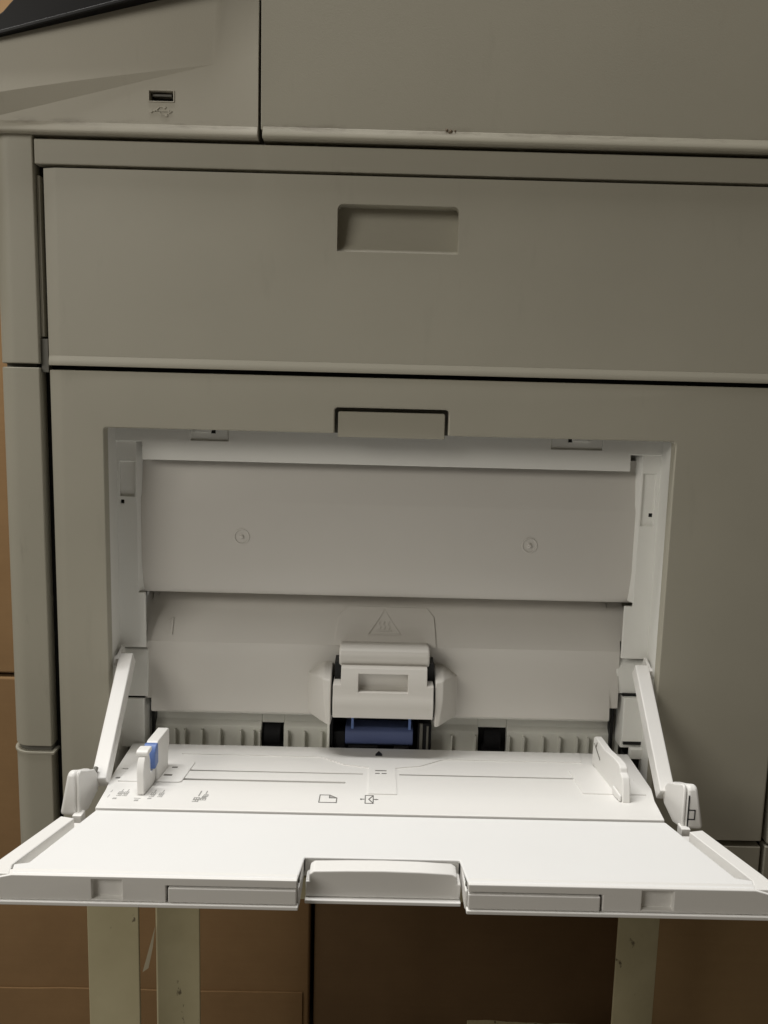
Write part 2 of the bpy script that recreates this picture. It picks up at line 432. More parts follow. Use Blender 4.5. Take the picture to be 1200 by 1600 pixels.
# sculpted left housing that carries the control panel
b = new()
Yf = -.0040
low = [(-.34, .2080), (-.0974, .2080), (-.0974, .2600), (-.1280, .2497)]
usb = rect(-.1727, -.1552, .2246, .2318, .0008, 3)
extr(b, [(-.34, .2080), (-.0974, .2080), (-.0974, .2560), (-.1280, .2497), (-.2820, .2112), (-.34, .2090)], [usb], lambda u, v, d: (u, d, v), Yf, Yf)
bmesh.ops.remove_doubles(b, verts=b.verts, dist=1e-6)
def quad(*ps): return b.faces.new([b.verts.new(p) for p in ps])
N_ = 16
def mixp(p, q, t): return tuple(Vector(p)*(1-t) + Vector(q)*t)
Kp = (-.1280, Yf, .2497); Mc = (-.34, -.0215, .2085); ML = (-.34, Yf, .2085)
# crease: ridge line from (-.34) to K, lower foot line from (-.282,.2112) to K
ridge = [mixp((-.34, -.0200, .2120), (-.128, Yf, .2497), i/N_) for i in range(N_+1)]
ridge = [(x, Yf - (.0090)*(max(0, (-.128-x)/.212))**1.15, .2085 + (.2497-.2085)*(1-((-.128-x)/.212)) + .0045*math.sin(math.pi*min(1, (-.128-x)/.30))) for x, y, z in ridge]
foot = [(x, Yf, max(.2092, .2112 + (.2497-.2112)*((x+.282)/.154))) for x, y, z in ridge]
for i in range(N_):
    f = b.faces.new([b.verts.new(p) for p in (foot[i], foot[i+1], ridge[i+1], ridge[i])])
tops = []
for x, y, z in ridge:
    zt = .2624 + .267*(x+.2685) + .008
    tops.append((x, Yf + .0090*(zt-.25)/.15 - .0090*(max(0, (-.128-x)/.212))**1.15*.8, zt))
for i in range(N_):
    b.faces.new([b.verts.new(p) for p in (ridge[i], ridge[i+1], tops[i+1], tops[i])])
quad((-.1280, Yf, .2497), (-.0974, Yf, .2560), (-.0974, Yf+.0090, .40), (-.1280, Yf+.0090, .40))
quad((-.0974, Yf, .2050), (-.0974, .03, .2050), (-.0974, .03, .40), (-.0974, Yf+.0090, .40))
bmesh.ops.remove_doubles(b, verts=b.verts, dist=2e-5)
CH = part('control_panel_housing', b, 'housing', bevel=0, angle=14)
b = new()
prism_x(b, [(-.0040, .2100), (-.0051, .2070), (-.0060, .2050), (-.0060, .2032), (-.0050, .2022), (.030, .2022), (.030, .2100)], -.34, -.0974)
part('housing_lip', b, 'housing', CH, bevel=.0006)
b = new()
plate(b, rect(-.1731, -.1548, .2241, .2323, .001, 3), [rect(-.1722, -.1557, .2249, .2315)], -.0046, .012)
US = part('usb_port', b, 'housing', bevel=.0003)
b = new(); box(b, -.1724, -.1555, .004, .010, .2247, .2317); part('usb_cavity', b, 'black', US, bevel=0)
b = new(); box(b, -.1705, -.1575, -.0015, .0042, .2288, .2302); part('usb_tongue', b, 'greydark', US, bevel=0)
# embossed trident
b = new(); T3 = lambda u, v, d: (u, d, v)
h0, h1 = -.0038, -.00452
stroke(b, [(-.1712, .2183), (-.1572, .2183)], .00055, T3, h0, h1)
stroke(b, [(-.1678, .2183), (-.1655, .2209), (-.1622, .2209)], .00055, T3, h0, h1)
stroke(b, [(-.1660, .2183), (-.1640, .2157), (-.1612, .2157)], .00055, T3, h0, h1)
stroke(b, [(-.1588, .2196), (-.1568, .2183), (-.1588, .2170)], .00055, T3, h0, h1, True)
tube(b, (-.1712, -.0038, .2183), (-.1712, -.0046, .2183), .0012, 12); tube(b, (-.1617, -.0038, .2209), (-.1617, -.0046, .2209), .0010, 12)
box(b, -.1616, -.1598, -.0046, -.0038, .2148, .2166)
part('usb_symbol', b, 'housing', CH, bevel=0)
# black touch panel leaning out at the top left
b = new()
poly = [(-.2900, .2567), (-.1869, .2842), (-.12, .3021), (-.12, .40), (-.20, .345), (-.2624, .2822), (-.2678, .2765), (-.2900, .262)]
plate(b, poly, [], -.0118, .004)
CP = part('control_panel', b, 'gloss', bevel=.0012)
b = new()
a0, a1 = Vector((-.2900, .2567)), Vector((-.12, .3021)); d = (a1-a0).normalized(); nn = Vector((-d.y, d.x))
extr(b, [tuple(a0-nn*.0004), tuple(a1-nn*.0004), tuple(a1+nn*.0022), tuple(a0+nn*.0022)], [], T3, -.0130, -.0112)
part('panel_trim', b, 'black', CP, bevel=.0007)

# ---- niche lining
b = new()
top_y = .030
hole1 = rect(-.1530, -.1242, -.0096, -.0004); hole2 = rect(.1252, .1640, -.0094, .0004)
# upper strip of the flange, with the two latch pockets let into it
out = [(-.2115, -.0118), (-.1906, -.0118), (-.1906, -.0255), (.1868, -.0255), (.1865, -.0128), (.2115, -.0128), (.2115, .020), (-.2115, .020)]
plate(b, out, [rect(-.1530, -.1242, -.0096, .0060), rect(.1246, .1640, -.0094, .0060)], .029, .0325)
NL = part('niche_liner', b, 'liner', bevel=.0007)
b = new()
for s, xa, xb in ((-1, -.1545, -.1228), (1, .1232, .1655)):
    plate(b, rect(xa, xb, -.011, .008), [], .0302, .0325)
    xm = -.1440 if s < 0 else .1470
    prism_z(b, [(xm-.0080, .0304), (xm-.0055, .0286), (xm+.0055, .0286), (xm+.0080, .0304)], [], -.0035, .004)
part('latch_pocket', b, 'liner', NL, bevel=.0004)
b = new(); plate(b, rounded([(-.1375, -.0042), (-.1340, -.0042), (-.1340, .003), (-.1350, .003)], 0), [], .0294, .0301)
plate(b, [(.1375, -.0042), (.1405, -.0042), (.1398, .003), (.1375, .003)], [], .0294, .0301)
part('latch_hole', b, 'black', NL, bevel=0)
# side flanges
b = new()
plate(b, [(-.2120, -.1760), (-.1903, -.1760), (-.1903, -.1310), (-.1955, -.1310), (-.1955, -.0095), (-.2120, -.0095)], [rect(-.2085, -.1972, -.0546, -.0276), rect(-.2085, -.2056, -.0604, -.0574)], .031, .0335)  # flange and pocket outline rescaled about the camera for its nearer depth
plate(b, [(.2120, -.1760), (.1900, -.1760), (.1900, -.1330), (.1966, -.1330), (.1966, -.0095), (.2120, -.0095)], [rect(.1980, .2078, -.0680, -.0270)], .031, .0335)
part('side_flange', b, 'liner', NL, bevel=.0005)
b = new()
plate(b, rect(-.2095, -.1960, -.0556, -.0265), [], .0332, .0336)
plate(b, rect(.1960, .2090, -.0695, -.0260), [rect(.2045, .2074, -.0612, -.0582)], .0330, .0334)
part('pocket_floor', b, 'liner', NL, bevel=0)
b = new(); box(b, -.2090, -.2050, .0340, .036, -.0606, -.0568); box(b, .2040, .2080, .0338, .036, -.0616, -.0578)
part('peg_hole', b, 'black', NL, bevel=0)
b = new()   # side walls between door and flange, lightly drafted
prism_z(b, [(-.2102, .0098), (-.2125, .0098), (-.2135, .046), (-.2112, .046)], [], -.3000, .0150)
prism_z(b, [(.2102, .0098), (.2125, .0098), (.2135, .046), (.2112, .046)], [], -.3000, .0150)
part('side_wall', b, 'liner', NL, bevel=0)
# deep recess: sloped header, flat back, rolled lower edge
def arc(c, r, a0, a1, n=8):
    return [(c[0]+r*math.cos(math.radians(a0+(a1-a0)*i/n)), c[1]+r*math.sin(math.radians(a0+(a1-a0)*i/n))) for i in range(n+1)]
prof = [(.0400, -.0180), (.0400, -.0262), (.0392, -.0285), (.0360, -.0530), (.0353, -.0560), (.0350, -.0590)]
prof += [(.0350, -.1060), (.0352, -.1110), (.0358, -.1170), (.0369, -.1230), (.0385, -.1285), (.0400, -.1315), (.0420, -.1325)] + [(.070, -.1345), (.070, -.0180)]
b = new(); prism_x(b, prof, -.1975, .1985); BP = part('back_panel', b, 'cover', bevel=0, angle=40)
b = new()
for s, x in ((-1, -.1955), (1, .1966)):
    prism_z(b, [(x, .0315), (x+s*.004, .0340), (x+s*.004, .0600), (x-s*.0040, .0600), (x-s*.0022, .0360)], [], -.1305, -.0100)
part('recess_side', b, 'liner', BP, bevel=.0006)
b = new()
for x, z in ((-.1147, -.0850), (.1127, -.0866)):
    bmr = 20
    ringo = [(x+.0062*math.cos(2*math.pi*i/bmr), z+.0062*math.sin(2*math.pi*i/bmr)) for i in range(bmr)]
    ringi = [(x+.0052*math.cos(2*math.pi*i/bmr), z+.0052*math.sin(2*math.pi*i/bmr)) for i in range(bmr)]
    plate(b, ringo, [ringi], .0344, .0355)
    tube(b, (x, .0355, z), (x, .0334, z-.0003), .0022, 12, .0012)
part('moulding_mark', b, 'cover', BP, bevel=.0002)
# feed cover: leaning upper face, crease, bulging lower face
prof = [(.0690, -.1335), (.0640, -.1372), (.0570, -.1425), (.0490, -.1490), (.0432, -.1560), (.0390, -.1640), (.0369, -.1695), (.0362, -.1722),
        (.0368, -.1738), (.0366, -.1850), (.0358, -.1950), (.0342, -.2060), (.0322, -.2160), (.0308, -.2245), (.0306, -.2276), (.0322, -.2296),
        (.0480, -.2296), (.066, -.1900), (.066, -.1310)]
def cover_y(z):
    for (y0, z0), (y1, z1) in zip(prof, prof[1:]):
        if z1 <= z <= z0: return y0 + (y1-y0)*(z0-z)/max(1e-9, z0-z1)
b = new(); prism_x(b, prof, -.1868, .1835)
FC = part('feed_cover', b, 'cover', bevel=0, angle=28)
b = new()
k = next(i for i, p in enumerate(prof) if p[1] < -.2150)
side = [p for p in prof[:k]] + [(.0340, -.2190), (.0480, -.2190), (.066, -.1900), (.066, -.1310)]
prism_x(b, side, -.1915, -.1868); prism_x(b, side, .1835, .1905)
topc = [p for p in prof if p[1] >= -.1650][:-1] + [(.066, -.1640), (.066, -.1340)]
topc = [p for p in prof if -.1660 < p[1] <= -.1335 and p[0] < .0695] + [(.072, -.1640), (.072, -.1335)]
prism_x(b, topc, -.1975, -.1915); prism_x(b, topc, .1905, .1970)
part('cover_end', b, 'cover', FC, bevel=0, angle=28)
# raised emblem pad with the hot-surface triangle
b = new()
pad = rounded([(-.0405, -.1720), (.0415, -.1720), (.0400, -.1500), (.0345, -.1445), (-.0300, -.1440), (-.0375, -.1500)], [0, 0, .004, .003, .003, .004], 4)
def onface(u, v, d): return (u, d, v)
def drape(bm):
    """lay flat raised shapes (height in -y) onto the curved cover"""
    for k in range(16):
        bmesh.ops.bisect_plane(bm, geom=bm.verts[:]+bm.edges[:]+bm.faces[:], plane_co=(0, 0, -.1430 - .0018*k), plane_no=(0, 0, 1))
    for v in bm.verts: v.co.y = cover_y(max(-.1722, v.co.z)) - v.co.y
extr(b, pad, [], onface, -.001, .0014); drape(b); PD = part('emblem_pad', b, 'cover', FC, bevel=.0005)
b = new()
stroke(b, [(-.0136, -.1628), (.0124, -.1624), (-.0006, -.1456)], .0007, onface, .0010, .0021, True)
stroke(b, [(-.0060, -.1600), (.0050, -.1600)], .0006, onface, .0010, .0020)
for xx in (-.0045, -.0008, .0030):
    stroke(b, [(xx, -.1590), (xx+.0012, -.1571), (xx-.0006, -.1553), (xx+.0006, -.1535)], .0005, onface, .0010, .0020)
drape(b); part('warning_triangle', b, 'cover', FC, bevel=0)
b = new()
stroke(b, [(-.1740, -.1566), (-.1716, -.1550), (-.1716, -.1660)], .0015, onface, -.0005, .0012)
drape(b); part('number_mark', b, 'cover', FC, bevel=.0002)
# hump fairings either side of the latch
def fairing(s, xi, xo):
    b = new()
    A = [(xi, .0075, -.1915), (xi, .0045, -.2050), (xi, .0052, -.2270), (xi, .038, -.2330), (xi, .042, -.1850)]
    B = [(xi+s*.0065, .0090, -.1905), (xi+s*.0060, .0060, -.2050), (xi+s*.0035, .0062, -.2265), (xi+s*.004, .038, -.2310), (xi+s*.0065, .042, -.1850)]
    C_ = [(xo, .0370, -.1960), (xo, .0350, -.2130), (xo+s*.0005, .0330, -.2270), (xo, .038, -.2280), (xo, .042, -.1900)]
    ra = [[b.verts.new(p) for p in r] for r in (A, B, C_)]
    for r0, r1 in zip(ra, ra[1:]):
        for i in range(5): b.faces.new((r0[i], r0[(i+1) % 5], r1[(i+1) % 5], r1[i]))
    b.faces.new(ra[0]); b.faces.new(ra[2][::-1])
    part('latch_fairing', b, 'cover', FC, bevel=.0012, seg=3, angle=20)
fairing(-1, -.0408, -.0614); fairing(1, .0402, .0602)
# latch: upper flap and lower lever
b = new()
prism_x(b, [(.0420, -.1692), (.0280, -.1672), (.0180, -.1665), (.0130, -.1678), (.0106, -.1712), (.0112, -.1760), (.0145, -.1815), (.0200, -.1835), (.0420, -.1835)], -.0352, .0354)
LU = part('latch_flap', b, 'cover', bevel=.0022, seg=4)
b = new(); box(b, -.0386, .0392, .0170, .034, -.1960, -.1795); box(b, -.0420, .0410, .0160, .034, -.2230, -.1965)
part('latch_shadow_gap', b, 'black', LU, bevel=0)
b = new()
prof2 = [(.0120, -.1802), (.0075, -.1812), (.0050, -.1850), (.0035, -.1930), (.0030, -.2010), (.0010, -.2060), (.0008, -.2110), (.0030, -.2170), (.0050, -.2205), (.0240, -.2205), (.0240, -.1802)]
def lat_y(z):
    for (y0, z0), (y1, z1) in zip(prof2, prof2[1:]):
        if z1 <= z <= z0 and z0 > z1: return y0 + (y1-y0)*(z0-z)/(z0-z1)
extr(b, [(-.0392, -.2205), (.0386, -.2205), (.0386, -.1935), (.0335, -.1935), (.0335, -.1802), (-.0332, -.1802), (-.0332, -.1935), (-.0392, -.1935)],
     [[(-.0196, -.1990), (.0186, -.1990), (.0186, -.1850), (-.0196, -.1850)]], lambda u, v, d: (u, d, v), 0.0, .024)
for zz in (-.1812, -.1890, -.1960, -.2010, -.2035, -.2060, -.2085, -.2110, -.2140, -.2170):
    bmesh.ops.bisect_plane(b, geom=b.verts[:]+b.edges[:]+b.faces[:], plane_co=(0, 0, zz), plane_no=(0, 0, 1))
for v in b.verts:
    if v.co.y < .001:
        v.co.y = lat_y(max(-.2204, min(-.1803, v.co.z)))
LV = part('latch_lever', b, 'cover', bevel=.0006, angle=40)
b = new(); prism_x(b, [(.0110, -.1835), (.0125, -.1900), (.0120, -.1965), (.0090, -.1995), (.0230, -.1995), (.0230, -.1835)], -.0200, .0190); part('finger_recess', b, 'cover', LV, bevel=.0004)

# ---- feed slot: ribbed rear guide, rollers, pickup roller cover
b = new()
guide_prof = [(.0600, -.2150), (.0560, -.2300), (.0540, -.2440), (.0500, -.2480), (.0490, -.2700), (.066, -.2700), (.066, -.2150)]
for xa, xb in ((-.1985, -.1005), (-.0820, -.0440), (.0410, .0805), (.1045, .1985)): prism_x(b, guide_prof, xa, xb)
for xa, xb in ((-.1005, -.0820), (.0805, .1045)):
    prism_x(b, [p for p in guide_prof[:3]] + [(.0540, -.2460), (.066, -.2460), (.066, -.2150)], xa, xb)
RG = part('rear_guide', b, 'ribgrey', bevel=.0006)
b = new()
for x in (-.1800, -.1719, -.1639, -.1495, -.1345, -.1174, -.1067, -.1015, -.0784, -.0645, -.0500, .0581, .0779, .1060, .1183, .1344, .1484, .1628, .1720, .1800):
    box(b, x-.0007, x+.0007, .0455, .0500, -.2680, -.2505)
part('guide_rib', b, 'ribgrey', RG, bevel=.0003)
b = new()
for x in (-.183, -.176): pass
for xa, xb in ((-.1005, -.0820), (.0805, .1045)):
    box(b, xa, xb, .0570, .0640, -.2700, -.2455)
part('roller_pocket', b, 'black', RG, bevel=0)
b = new()
for xc in (-.0918, .0925):
    tube(b, (xc-.0068, .0580, -.2570), (xc+.0068, .0580, -.2570), .0100, 20)
    tube(b, (xc-.0095, .0560, -.2645), (xc+.0095, .0560, -.2645), .0045, 14)
part('feed_roller', b, 'rubber', bevel=.0005)
b = new()
box(b, -.0445, .0412, .0560, .064, -.272, -.222); box(b, -.0440, -.0400, .030, .056, -.272, -.2300)
box(b, .0290, .0400, .0330, .056, -.2640, -.2350)
prism_z(b, [(-.0400, .034), (-.0300, .034), (-.0300, .056), (-.0400, .056)], [], -.262, -.2440)
PH = part('pickup_housing', b, 'rubber', bevel=.0008)
b = new()
box(b, -.0445, -.0425, .028, .050, -.2680, -.2320); part('housing_edge', b, 'ribgrey', PH, bevel=.0003)
b = new(); box(b, .0305, .0330, .0318, .034, -.2640, -.2350); box(b, .0360, .0378, .0318, .034, -.262, -.2370); part('housing_clip', b, 'greydark', PH, bevel=.0004)
b = new()
pc = [(.0340, -.2395), (.0310, -.2420), (.0300, -.2470), (.0318, -.2530), (.0370, -.2565), (.0500, -.2565), (.0500, -.2395)]
prism_x(b, pc, -.0300, .0252); PCV = part('pickup_roller_cover', b, 'blue', bevel=.0010, seg=3)
b = new()
for x in (-.0243, .0221): box(b, x-.0011, x+.0011, .0305, .0345, -.2400, -.2290)
part('cover_post', b, 'bluelt', PCV, bevel=.0003)
b = new()
for xa, xb in ((-.0272, -.0030), (.0100, .0222)): prism_x(b, [(.0305, -.2545), (.0305, -.2600), (.042, -.2620), (.042, -.2545)], xa, xb)
part('pickup_roller', b, 'rubber', PCV, bevel=.0012)

# ---- lower corners of the niche
b = new()
prism_x(b, [(.0445, -.1752), (.0360, -.1790), (.0330, -.1850), (.0330, -.2176), (.0520, -.2176), (.0520, -.1752)], -.2112, -.1898)
prism_x(b, [(.0318, -.2190), (.0310, -.2600), (.0520, -.2600), (.0520, -.2190)], -.2112, -.1925)
prism_x(b, [(.0445, -.1762), (.0400, -.1800), (.0360, -.1870), (.0360, -.2070), (.0520, -.2070), (.0520, -.1762)], .1885, .2112)
prism_x(b, [(.0300, -.2085), (.0300, -.2455), (.0330, -.2460), (.0330, -.2520), (.0520, -.2520), (.0520, -.2085)], .1945, .2112)
box(b, .2010, .2112, .0265, .032, -.2590, -.2500)
part('corner_block', b, 'liner', bevel=.0008)
b = new()
box(b, -.2115, -.1900, .0450, .0500, -.1760, -.1735); box(b, -.2100, -.1930, .0335, .050, -.2196, -.2170); box(b, -.1908, -.1885, .046, .056, -.262, -.176)
box(b, .1895, .1920, .046, .056, -.262, -.176); box(b, .1945, .2110, .0340, .050, -.2090, -.2065); box(b, .1965, .2112, .0309, .0335, -.2485, -.2450)
box(b, .2000, .2118, .0330, .050, -.2850, -.2590)
part('corner_gap', b, 'black', bevel=0)

# ---- open feed tray
tz = lambda y: -.240 - .12*(y+.1)
b = new()
tray = [(-.1850, -.1068), (-.1935, -.0500), (-.2015, .0290), (.2000, .0290), (.1930, -.0500), (.1825, -.1068)]
def inset(p, k): return [(x*k, y) for x, y in p]
prism_z(b, tray, [], -.0135, -.0036); shear(b, tz)
FT = part('feed_tray', b, 'white', bevel=.0006)
b = new()
sl = [rect(-.1915, -.0141, -.0330, -.0306, .0004, 2), rect(-.1900, -.0261, -.0525, -.0490, .0006, 2), rect(.0128, .1860, -.0329, -.0305, .0004, 2)]
prism_z(b, [(-.1893, -.0735), (-.1935, -.0500), (-.2015, .0290), (.2000, .0290), (.1930, -.0500), (.1875, -.0735)], sl, -.0035, -.0004); shear(b, tz)
part('tray_deck', b, 'white', FT, bevel=.0004)
b = new()
for x0, x1, y0, y1 in ((-.191, -.0145, -.0329, -.0307), (-.1895, -.0265, -.0524, -.0491), (.0132, .1855, -.0328, -.0306)): box(b, x0, x1, y0, y1, -.0034, -.0024)
shear(b, tz); part('slot_groove', b, plastic('groove_grey', (.34, .335, .32), .5, 0, .03), FT, bevel=0)
b = new()
prism_z(b, [(-.1852, -.1072), (-.1893, -.0738), (.1875, -.0738), (.1827, -.1072)], [], -.0034, 0.0); shear(b, tz)
part('marking_strip', b, 'white', FT, bevel=.0007)
b = new()
rear = rounded([(-.1600, .0270), (-.1560, .0040), (-.0480, .0040), (-.0290, -.0130), (-.0098, -.0190), (-.0098, -.0730), (.0100, -.0730), (.0100, -.0190), (.0290, -.0130), (.0480, .0040), (.1560, .0040), (.1600, .0270)], [0, 0, .012, .006, .001, 0, 0, .001, .006, .012, 0, 0])
prism_z(b, rear, [], -.0012, .0003); shear(b, tz)
part('centre_plateau', b, 'white', FT, bevel=0)
# printed marks
Tt = lambda u, v, d: (u, v, d)
b = new()
stroke(b, [(-.0424, -.0905), (-.0424, -.0770), (-.0358, -.0770), (-.0308, -.0822), (-.0308, -.0905)], .0006, Tt, -.0002, .00025, True)
stroke(b, [(-.0358, -.0770), (-.0358, -.0822), (-.0308, -.0822)], .0006, Tt, -.0002, .0003)
stroke(b, [(-.0116, -.0905), (-.0116, -.0762), (-.0062, -.0762), (-.0062, -.0905)], .0006, Tt, -.0002, .00025, True)
stroke(b, [(-.0064, -.0770), (-.0092, -.0832), (-.0064, -.0897)], .0006, Tt, -.0002, .0003)
stroke(b, [(-.0147, -.0832), (-.0124, -.0832)], .0006, Tt, -.0002, .0003); stroke(b, [(-.0056, -.0832), (-.0030, -.0832)], .0006, Tt, -.0002, .0003)
for xa in (-.0144, -.0036): extr(b, [(xa-.0004, -.0845), (xa-.0004, -.0819), (xa+(.0016 if xa < -.01 else -.0016), -.0832)], [], Tt, -.0002, .0002)
shear(b, tz); part('paper_icon', b, 'ink', FT, bevel=0)
b = new(); extr(b, [(-.0356, -.0774), (-.0356, -.0820), (-.0312, -.0820)], [], Tt, -.0003, .00015); shear(b, tz); part('icon_fold', b, plastic('pale_ink', (.42, .41, .39), .6, 0, .02), FT, bevel=0)
b = new()
def dash(x, y0, y1, w=.0006): stroke(b, [(x, y0), (x, y1)], w, Tt, -.0002, .00025)
def glyphs(x, y, n=2, s=.0030):
    """row of tiny printed size figures turned sideways"""
    for k in range(n):
        yy = y - k*.0042
        stroke(b, [(x-s*.5, yy), (x+s*.5, yy), (x+s*.5, yy-.0028), (x-s*.5, yy-.0028)], .00055, Tt, -.0002, .00025, k % 2 == 0)
        stroke(b, [(x, yy), (x, yy-.0028)], .0005, Tt, -.0002, .00026)
dash(-.1236, -.0752, -.0838, .0008); glyphs(-.1240, -.0870, 2, .0034)
dash(-.1196, -.0750, -.0795); glyphs(-.1190, -.0815, 1, .0026); dash(-.1196, -.0855, -.0860, .0030); glyphs(-.1196, -.0882, 1, .0034)
shear(b, tz); part('size_marking', b, plastic('grey_mark_ink', (.36, .355, .34), .6, 0, .05), FT, bevel=0)
b = new()
for x in (-.1490, -.1545): dash(x, -.0750, -.0790); glyphs(x-.0002, -.0800, 2, .0026)
extr(b, rect(-.1562, -.1538, -.0912, -.0893), [], Tt, -.0002, .0003)
stroke(b, [(-.1648, -.0905), (-.1612, -.0905)], .0007, Tt, -.0002, .00025); extr(b, rect(-.1640, -.1614, -.0952, -.0930), [], Tt, -.0002, .0003)
for x in (-.1730, -.1768): dash(x, -.0750, -.0785); glyphs(x, -.0795, 2, .0026)
extr(b, rect(-.1790, -.1765, -.0925, -.0905), [], Tt, -.0002, .0003)
stroke(b, [(-.1838, -.0765), (-.1838, -.0800)], .0004, Tt, -.0002, .0002); stroke(b, [(-.1830, -.0850), (-.1830, -.0895)], .0004, Tt, -.0002, .0002)
shear(b, tz); part('size_marking', b, plastic('faded_ink', (0.48, .475, .46), .6, 0, .05), FT, bevel=0)
b = new()
stroke(b, [(-.0046, -.0262), (.0028, -.0262)], .0011, Tt, .0000, .0006)
stroke(b, [(-.0046, -.0322), (-.0022, -.0322)], .0010, Tt, .0000, .0006); stroke(b, [(.0002, -.0322), (.0028, -.0322)], .0010, Tt, .0000, .0006)
shear(b, tz); part('slot_mark', b, 'ink', FT, bevel=0)
b = new()
extr(b, [(-.0050, .0085), (.0002, .0085), (.0002, .0125), (-.0024, .0200), (-.0050, .0125)], [], Tt, .0000, .0007)
shear(b, tz); part('feed_arrow', b, 'inkdark', FT, bevel=0)

# ---- paper width guides
b = new()
prism_z(b, rounded([(-.1416, -.0590), (-.1410, -.0150), (-.1700, -.0100), (-.1860, -.0150), (-.1860, -.0590)], [.003, .002, .004, 0, 0]), [], -.0010, .0006); shear(b, tz)
GL = part('paper_guide', b, 'white', bevel=.0003)
b = new()
prism_x(b, [(-.0572, -.2450), (-.0572, -.2178), (-.0545, -.2163), (-.0262, -.2186), (-.0240, -.2205), (-.0240, -.2300), (-.0280, -.2350), (-.0290, -.2480)], -.1662, -.1582)
part('guide_block', b, 'white', GL, bevel=.0007)
b = new()
prism_x(b, [(-.0852, -.2415), (-.0852, -.2262), (-.0838, -.2200), (-.0805, -.2163), (-.0720, -.2163), (-.0690, -.2240), (-.0685, -.2440)], -.1648, -.1598)
prism_x(b, [(-.0808, -.2162), (-.0808, -.2136), (-.0790, -.2124), (-.0705, -.2130), (-.0705, -.2162)], -.1664, -.1582)
prism_x(b, [(-.0690, -.2330), (-.0690, -.2440), (-.0570, -.2450), (-.0570, -.2340)], -.1648, -.1598)
part('guide_fin', b, 'white', GL, bevel=.0009, seg=3)
b = new()
prism_x(b, [(-.0660, -.2322), (-.0660, -.2215), (-.0640, -.2180), (-.0612, -.2160), (-.0576, -.2163), (-.0576, -.2310)], -.1662, -.1574)
part('release_lever', b, 'bluelt', GL, bevel=.0008)
b = new()
prism_z(b, rect(-.1550, -.1510, -.0305, -.0285), [], .0000, .0009); prism_z(b, rect(-.1568, -.1510, -.0475, -.0450), [], .0000, .0009); shear(b, tz)
part('guide_slot', b, 'greydark', GL, bevel=0)
b = new()
prism_z(b, rounded([(.1402, -.0635), (.1418, -.0136), (.1750, -.0060), (.1850, -.0100), (.1850, -.0635)], [.001, .002, .004, 0, 0]), [], -.0010, .0006); shear(b, tz)
GR = part('paper_guide', b, 'white', bevel=.0003)
b = new()
gp = [(.0015, -.2520), (.0005, -.2300), (-.0030, -.2277), (-.0300, -.2262), (-.0540, -.2218), (-.0650, -.2208), (-.0690, -.2222), (-.0700, -.2252), (-.0745, -.2262), (-.0772, -.2310), (-.0792, -.2425), (-.0770, -.2445), (-.0600, -.2455)]
prism_x(b, gp, .1635, .1690)
prism_x(b, [(-.0780, -.2424), (-.0780, -.2380), (-.060, -.2390), (-.060, -.2450)], .1615, .1634)
part('guide_plate', b, 'white', GR, bevel=.0011, seg=3)
b = new()
Tx = lambda u, v, d: (d, u, v)
stroke(b, [(-.0105, -.2300), (-.0080, -.2345), (-.0200, -.2385)], .0011, Tx, .1640, .1632); stroke(b, [(-.0040, -.2330), (-.0080, -.2345)], .0009, Tx, .1640, .1632)
part('guide_slit', b, 'greydark', GR, bevel=0)
b = new(); prism_z(b, rect(.1745, .1785, -.0450, -.0425), [], .0000, .0008); shear(b, tz); part('guide_slot', b, 'greydark', GR, bevel=0)

# ---- support arms and hinge caps
for s in (-1, 1):
    b = new()
    xt, xb = (-.2010, -.1965) if s < 0 else (.2015, .1985)
    bar(b, (xt, .0180, -.1800), (xb, -.0640, -.2440), .0106, .0120)
    A = part('support_arm', b, 'white', bevel=.0010)
    b = new(); tube(b, (xt+s*.004, .0165, -.1830), (xt+s*.0105, .0165, -.1830), .0045, 16)
    prism_x(b, [(.0100, -.1790), (.0260, -.1730), (.0300, -.1800), (.0170, -.1900)], xt+s*.0062-.0012, xt+s*.0062+.0012)
    part('arm_pivot', b, 'white', A, bevel=.0005)
b = new(); tube(b, (-.1990, -.0640, -.2330), (-.1990, -.0672, -.2345), .0016, 10); part('arm_hole', b, 'greydark', bpy.context.scene.objects['support_arm'], bevel=0)
capp = [(-.1005, -.2490), (-.1003, -.2225), (-.0992, -.2198), (-.0960, -.2195), (-.0840, -.2250), (-.0703, -.2306), (-.0625, -.2380), (-.0610, -.2430), (-.0650, -.2490), (-.0844, -.2531)]
for s in (-1, 1):
    b = new()
    xo, xm, xi = (-.2112, -.2000, -.1975) if s < 0 else (.2115, .1990, .1965)
    prism_x(b, capp, min(xo, xm), max(xo, xm))
    for v in b.verts:
        if abs(v.co.x - xo) < 1e-5: v.co.x -= s*.0062*max(0, (v.co.z+.2490)/.031)
    HC = part('hinge_cap', b, 'white', bevel=.0026, seg=4, angle=30)
    b = new()
    small = [(y*.97 - .0024, z*.985 - .0036) for y, z in capp]
    prism_x(b, small, min(xm, xi)+.0001, max(xm, xi))
    part('cap_cheek', b, 'white', HC, bevel=.0012, seg=3)
    b = new(); xk = s*.1985
    box(b, xk-.003, xk+.003, -.1040, -.0960, -.2580, -.2470); part('hinge_pin', b, 'white', HC, bevel=.0006)
    if s > 0:
        b = new()
        stroke(b, [(.2003, -.2260), (.2003, -.2470)], .0006, T3, -.1008, -.0995)
        stroke(b, [(.2003, -.2356), (.2046, -.2356), (.2046, -.2420), (.2003, -.2420)], .0006, T3, -.1008, -.0995)
        part('cap_seam', b, 'inkdark', HC, bevel=0)

